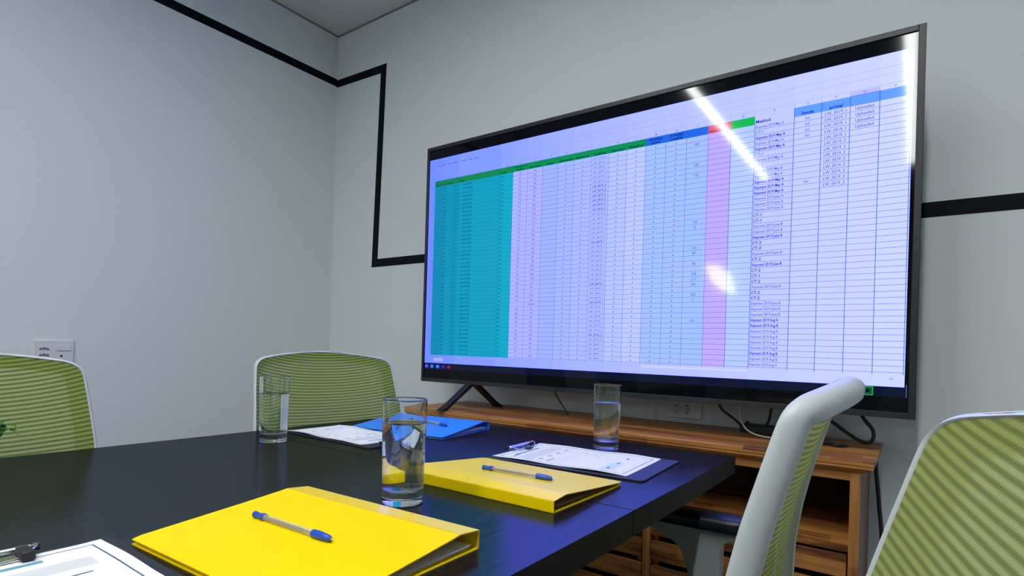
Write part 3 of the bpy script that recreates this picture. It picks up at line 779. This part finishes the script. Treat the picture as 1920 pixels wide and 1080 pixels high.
# ---------------------------------------------------------------- clipboards with printed reports
M_board = mat('clipboard_board', (.012, .016, .032), .45, spec=.4)
M_chrome = mat('chrome', (.75, .75, .74), .18, metal=1)
M_rub = mat('black_rubber', (.012, .012, .013), .5)
M_navy = mat('print_navy', (.04, .11, .26), .7); M_teal = mat('print_teal', (.10, .34, .48), .7); M_grey = mat('print_grey', (.50, .53, .60), .7); M_pale = mat('print_pale_blue', (.62, .78, .90), .7); M_ink2 = mat('print_black', (.12, .14, .20), .7)
def clipboard(label, loc, ang, curl=0, clip_off=0, px0=.008, plen=.300, BW=.236, PW=.210, ww=1.0, grip=False):
    """x: from clip end towards the foot; y: across (centre 0)"""
    T = thing('clipboard', label, 'clipboard', (loc[0], loc[1], .7502), ang, 'clipboards with printed reports')
    BL = .345
    b = MB(); pts = []
    rad = .008
    for cx, cy, a0 in ((BL - rad, BW / 2 - rad, 0), (rad, BW / 2 - rad, 90), (rad, -BW / 2 + rad, 180), (BL - rad, -BW / 2 + rad, 270)):
        for k in range(5):
            a = R(a0 + 22.5 * k); pts.append((cx + rad * cos(a), cy + rad * sin(a)))
    b.prism(pts, .0, .0032).build('board', M_board, T, bevel=.0006)
    # stack of paper, lying in slight waves
    def pz(u, v): return .0042 + .0008 * sin(u * 9 + 1) * (u) + curl * max(0, (u - .75)) ** 2 * 4 + .0025 * max(0, abs(v) - .8) * 5 * (.4 + .6 * sin(u * 6) ** 2)
    def P(x, y, dz=0):
        u = (x) / plen; v = y / (PW / 2); return (px0 + x, y, pz(u, v) + dz)
    pb = MB(); nx, ny = 28, 16
    top = [[P(plen * i / nx, PW * (j / ny - .5), 0) for j in range(ny + 1)] for i in range(nx + 1)]
    bot = [[(x, y, z - .0009) for x, y, z in r] for r in top]
    pb.grid(top); pb.grid(bot); pb.grid([top[0], bot[0]]); pb.grid([top[-1], bot[-1]])
    pb.grid([[r[0] for r in top], [r[0] for r in bot]]); pb.grid([[r[-1] for r in top], [r[-1] for r in bot]])
    pp = pb.build('paper', M_pap, T, smooth=True, angle=30)
    pr = MB()
    def ln(x0, y0, x1, y1, wd, m_):
        y0 *= ww; y1 *= ww; n = max(2, int(max(abs(x1 - x0), abs(y1 - y0)) / .012)); rows = [[], []]
        dx, dy = x1 - x0, y1 - y0; l = sqrt(dx * dx + dy * dy); nx_, ny_ = -dy / l * wd / 2, dx / l * wd / 2
        for i in range(n + 1):
            t = i / n; x = x0 + dx * t; y = y0 + dy * t
            rows[0].append(P(x + nx_, y + ny_, .00022)); rows[1].append(P(x - nx_, y - ny_, .00022))
        pr.grid(rows, m_)
    a, c, e = .012, .288, .093
    for q in ((a, -e, a, e), (a, e, c, e), (c, e, c, -e), (c, -e, a, -e)): ln(*q, .0016, 0)
    ln(.030, -.060, .030, .045, .0075, 1); ln(.036, -.078, .036, -.05, .004, 1)
    V, F_, wd = text_mesh('MARKETING REPORT', True)
    for k in range(8): ln(.050 + .0040 * k, -.080, .050 + .0040 * k, .080 - (.05 if k == 7 else 0), .0011, 2)
    for k, yy in enumerate((-.07, -.03, .01, .05)): ln(.094, yy, .094, yy + .018, .003, 4); ln(.102, yy, .102, yy + .010, .0015, 2)
    ln(.115, -.075, .115, -.04, .004, 1)
    for k in range(4): ln(.125 + .008 * k, -.08, .125 + .008 * k, .0, .0009, 2)
    for k in range(7): ln(.13 + k * .012, .02 + .05 * abs(sin(k * 1.7)), .142 + k * .012, .02 + .05 * abs(sin((k + 1) * 1.7)), .0012, 2)
    ln(.245, -.075, .245, .0, .024, 3)
    for yy in (-.065, -.01, .045): ln(.245, yy, .245, yy + .014, .005, 4)
    pr.build('print', [M_navy, M_teal, M_grey, M_pale, M_ink2], pp, fix=False)
    # low wire clip with rubber ends
    y0 = clip_off
    cb = MB(); hw_ = .050
    cb.tube([(-.002, y0 - hw_, .010), (-.002, y0 + hw_, .010)], .0030, 12)
    cb.add([(-.006, y0 - hw_ + .004, .0032), (.012, y0 - hw_ + .004, .0032), (.012, y0 + hw_ - .004, .0032), (-.006, y0 + hw_ - .004, .0032),
            (-.006, y0 - hw_ + .004, .0038), (.012, y0 - hw_ + .004, .0052), (.012, y0 + hw_ - .004, .0052), (-.006, y0 + hw_ - .004, .0038)], [(0, 3, 2, 1), (4, 5, 6, 7), (0, 1, 5, 4), (1, 2, 6, 5), (2, 3, 7, 6), (3, 0, 4, 7)])
    cl = cb.build('clip', M_chrome, T, smooth=True, angle=40)
    for s_ in (-1, 1):
        w_ = spline([(-.002, y0 + s_ * (hw_ - .004), .010), (.004, y0 + s_ * (hw_ + .002), .0135), (.012, y0 + s_ * (hw_ - .002), .0125), (.020, y0 + s_ * (hw_ - .016), .0072), (.021, y0 + s_ * .016, .0068), (.016, y0 + s_ * .012, .010)], 5)
        MB().tube(w_, .0012, 8).build('clip_wire', M_chrome, cl, smooth=True)
        MB().tube([(-.002, y0 + s_ * (hw_ - .001), .010), (-.002, y0 + s_ * (hw_ + .006), .010)], .0046, 12).build('clip_end', M_rub, cl, smooth=True)
    MB().box((.020, y0 - .012, .0050), (.030, y0 + .012, .0085)).build('clip_pad', M_rub, cl, bevel=.001)
    if grip: MB().box((.004, y0 + .034, .0052), (.030, y0 + .046, .0150)).build('rubber_grip', M_rub, cl, bevel=.002)
    return T
clipboard('black clipboard with a printed report, between the spine-first yellow folder and the back water glass', (-.7480, 1.0640), R(3.6), clip_off=.02)
clipboard('clipboard with curled white pages beside the leftmost glass, partly behind the near glass', (-.9900, .9290), R(178.5), px0=.040, BW=.172, PW=.158, ww=.75)
clipboard('clipboard with white blue-bordered report in the bottom left picture corner', (-.7560, .1460), R(0), clip_off=-.004, grip=True)

# ---------------------------------------------------------------- sockets, switch
def plate_base(T, w_, h_, m=M_white_pl):
    return MB().box((-w_ / 2, -.011, -h_ / 2), (w_ / 2, -.0002, h_ / 2)).build('cover_plate', m, T, bevel=.004, seg=3)
def disc(c, r, y0, y1, n=20): return [(c[0] + r * cos(2 * pi * i / n), c[1] + r * sin(2 * pi * i / n)) for i in range(n)]
def dprism(b, poly, y0, y1):
    n = len(poly); vs = [(x, y0, z) for x, z in poly] + [(x, y1, z) for x, z in poly]
    return b.add(vs, [tuple(range(n)), tuple(range(n, 2 * n))[::-1]] + [(i, (i + 1) % n, n + (i + 1) % n, n + i) for i in range(n)])
O1 = thing('wall_socket', 'white double wall socket low on the wall between television and console', 'socket', (-.652, YB, .794))
plate_base(O1, .118, .068)
M_sockin = mat('socket_inner', (.55, .56, .57), .4)
b = MB()
dprism(b, disc((-.026, -.002), .0205, 0, 0), -.0125, -.0108); dprism(b, [(x * .62 + .010 - .0, z) for x, z in disc((0, -.002), .0205, 0, 0)], -.0125, -.0108)
b.build('socket_face', M_sockin, O1)
b = MB()
for cx in ((-.026, .010), (-.026, -.010), (.010, .011), (.013, 0), (.010, -.011)): dprism(b, disc(cx, .0026, 0, 0, 10), -.0129, -.0124)
b.build('pin_holes', M_dim_hole, O1)
O2 = thing('light_switch', 'white socket and switch plate on the left wall above the left chair', 'switch', (XL, .718, .922), pi / 2)
plate_base(O2, .124, .092)
b = MB(); b.box((.004, -.0145, .006), (.050, -.0108, .026)); b.build('switch_rocker', M_white_pl, O2, bevel=.0015)
b = MB()
for zc in (.012, -.011):
    dprism(b, [(-.030 + .017 * cos(pi * k / 8), zc - .004 + .010 * sin(pi * k / 8)) for k in range(9)], -.0118, -.0105)
b.build('socket_face', mat('socket_grey', (.30, .31, .33), .5), O2)
b = MB()
for zc in (.012, -.011):
    for dx in (-.011, 0, .011): dprism(b, disc((-.030 + dx, zc + (.002 if dx == 0 else -.001)), .0026, 0, 0, 10), -.0121, -.0116)
dprism(b, disc((.022, -.014), .0042, 0, 0, 12), -.0121, -.0105)
b.build('pin_holes', M_dim_hole, O2)

# ---------------------------------------------------------------- cables and power brick
M_cable = mat('black_cable', (.012, .012, .013), .45)
M_wcable = mat('white_cable', (.62, .62, .58), .4)
def cable(name, label, pts, r, m=M_cable, cat='cable', n=8):
    return tag(MB().tube(spline(pts, n), r, 10).build(name, m, smooth=True), label, cat)
ZT = .7466
B1 = tag(MB().prism([(-.445, 1.845), (-.315, 1.835), (-.310, 1.885), (-.440, 1.895)], ZT, ZT + .026).build('power_adapter', M_rub, bevel=.004), 'flat black power adapter lying among cables on the console', 'power adapter')
cable('power_cable', 'black cable hanging from the television down to the adapter on the console', [(-.515, 1.87, .868), (-.518, 1.872, .835), (-.505, 1.875, .808), (-.47, 1.87, .785), (-.44, 1.865, .764), (-.42, 1.84, ZT + .034)], .0042)
cable('signal_cable', 'straight black cable dropping from the television behind the adapter', [(-.366, 1.905, .870), (-.367, 1.907, .82), (-.376, 1.910, .775), (-.40, 1.910, ZT + .0048)], .0042)
cable('white_cable', 'thin white cable curving from the television onto the console', [(-.435, 1.80, .865), (-.436, 1.80, .83), (-.43, 1.79, .80), (-.41, 1.775, .768), (-.37, 1.765, .752), (-.31, 1.77, ZT + .0026)], .0022, M_wcable)
cable('looped_cable', 'thick black cable looping at the right end of the console', [(-.29, 1.86, ZT + .032), (-.25, 1.86, .805), (-.205, 1.86, .806), (-.165, 1.86, .780), (-.13, 1.86, .757), (-.106, 1.86, .752), (-.094, 1.86, .765), (-.096, 1.86, .79), (-.115, 1.86, .815), (-.135, 1.86, .850)], .0052)
cable('thin_cable', 'thin black cable hanging from the television left of the back glass', [(-1.10, 1.80, .865), (-1.093, 1.80, .83), (-1.06, 1.80, .785), (-1.03, 1.80, ZT + .0025)], .0024)
cable('white_wire', 'very thin white wire hanging down the wall beside the double socket', [(-.765, YB - .004, .90), (-.763, YB - .004, .82), (-.757, YB - .004, .76), (-.755, YB - .004, .70)], .0016, M_wcable)
cable('floor_cable', 'black cable dropping to the floor beside the right side of the console', [(-.09, 1.915, .74), (-.088, 1.91, .68), (-.078, 1.905, .58), (-.068, 1.90, .45), (-.070, 1.90, .2), (-.075, 1.88, .0065), (-.02, 1.86, .0065)], .0055)
cable('coiled_cable', 'loose length of black cable lying on the right part of the console top', [(-.30, 1.75, ZT + .006), (-.26, 1.73, ZT + .006), (-.20, 1.76, ZT + .007), (-.17, 1.74, ZT + .006), (-.15, 1.76, ZT + .006)], .0048)

# ---------------------------------------------------------------- potted plant, mostly outside the frame
PL = thing('potted_plant', 'small potted plant with round green leaves at the left picture edge', 'plant', (-1.02, .02, .7502))
M_pot = mat('pot_white', (.7, .7, .68), .4); M_soil = mat('soil', (.03, .02, .012), .95)
M_leaf = mat('leaf_green', (.035, .18, .02), .35, spec=.5); M_stem = mat('stem_green', (.10, .20, .03), .6)
MB().lathe([(0, 0), (.033, 0), (.042, .07), (.039, .07), (.038, .062), (0, .062)], 28).build('pot', M_pot, PL, smooth=True, angle=50)
MB().lathe([(.0, .0625), (.037, .0628)], 20).build('soil', M_soil, PL)
def sprig(pts, leaves, sz):
    P_ = spline(pts, 8); st_ = MB().tube(P_, .0009, 6).build('stem', M_stem, PL, smooth=True)
    b = MB()
    for q, (fx, az, r_) in enumerate(leaves):
        p = P_[min(int(fx * (len(P_) - 1)), len(P_) - 1)]
        d = Vector((cos(az), sin(az) * .8, .5 + .3 * sin(q * 2))).normalized(); s_ = d.cross(Vector((0, 0, 1))).normalized(); n_ = s_.cross(d)
        rows = []
        for j in range(7):
            v = j / 6; wd = r_ * sqrt(max(0, 1 - (2 * v - 1) ** 2)) + .0002
            c_ = p + d * (v * 2 * r_ + .001)
            rows.append([c_ + s_ * wd * u + n_ * (abs(u) * r_ * .22 + sin(v * pi) * r_ * .15) for u in (-1, -.5, 0, .5, 1)])
        b.grid(rows)
    b.build('leaves', M_leaf, st_, smooth=True, fix=False)
random.seed(12)
for k in range(12):
    a = k * 2.4; h = .10 + .05 * random.random(); o = .03 + .05 * random.random()
    sprig([(0, 0, .06), (o * .4 * cos(a), o * .4 * sin(a), .06 + h * .6), (o * cos(a), o * sin(a), .06 + h)], [(.3 + .07 * q, a + q * 2.2, .007 + .002 * random.random()) for q in range(10)], .008)
sprig([(0, 0, .06), (.025, .06, .100), (.050, .125, .120), (.074, .184, .1150)], [(.35, 2, .008), (.45, -1, .009), (.55, 1.8, .009), (.63, -.6, .009), (.72, 2.2, .010), (.80, .3, .009), (.97, 1.9, .005), (.99, -.7, .005)], .008)
sprig([(0, 0, .06), (.03, .05, .105), (.055, .125, .122), (.0775, .189, .1250)], [(.4, 2, .007), (.6, -1, .007), (.8, 1.8, .006)], .008)

# the sprig tip that reaches into the picture: round leaves turned towards the room
def round_leaf(c, r, n, parent):
    n = Vector(n).normalized(); u = n.cross(Vector((0, 0, 1))).normalized(); v = n.cross(u)
    b = MB(); c = Vector(c); rows = []
    for k in (0, .35, .7, .92, 1.0):
        rows.append([c + (u * cos(2 * pi * i / 20) + v * sin(2 * pi * i / 20) * .95) * r * k - n * (r * .35 * (1 - k * k)) for i in range(20)])
    b.grid(rows, closed=True); return b.build('leaf', M_leaf, parent, smooth=True, fix=False)
tw = MB().tube(spline([(.050, .125, .120), (.064, .165, .117), (.0745, .186, .1140), (.0848, .1945, .1140), (.0905, .1985, .1070)], 6), .0009, 6).build('stem', M_stem, PL, smooth=True)
nrm = (.72, -.62, .30)
round_leaf((.0735, .1850, .1140), .0066, nrm, tw)
round_leaf((.0712, .1835, .1075), .0055, (.6, -.7, .1), tw)
round_leaf((.0850, .1948, .1172), .0029, (.6, -.5, .6), tw)
round_leaf((.0846, .1945, .1125), .0032, nrm, tw)
MB().tube([(.066, .176, .1200), (.0735, .186, .1220), (.0800, .1915, .1268)], .0008, 6).build('stem', M_stem, PL, smooth=True)
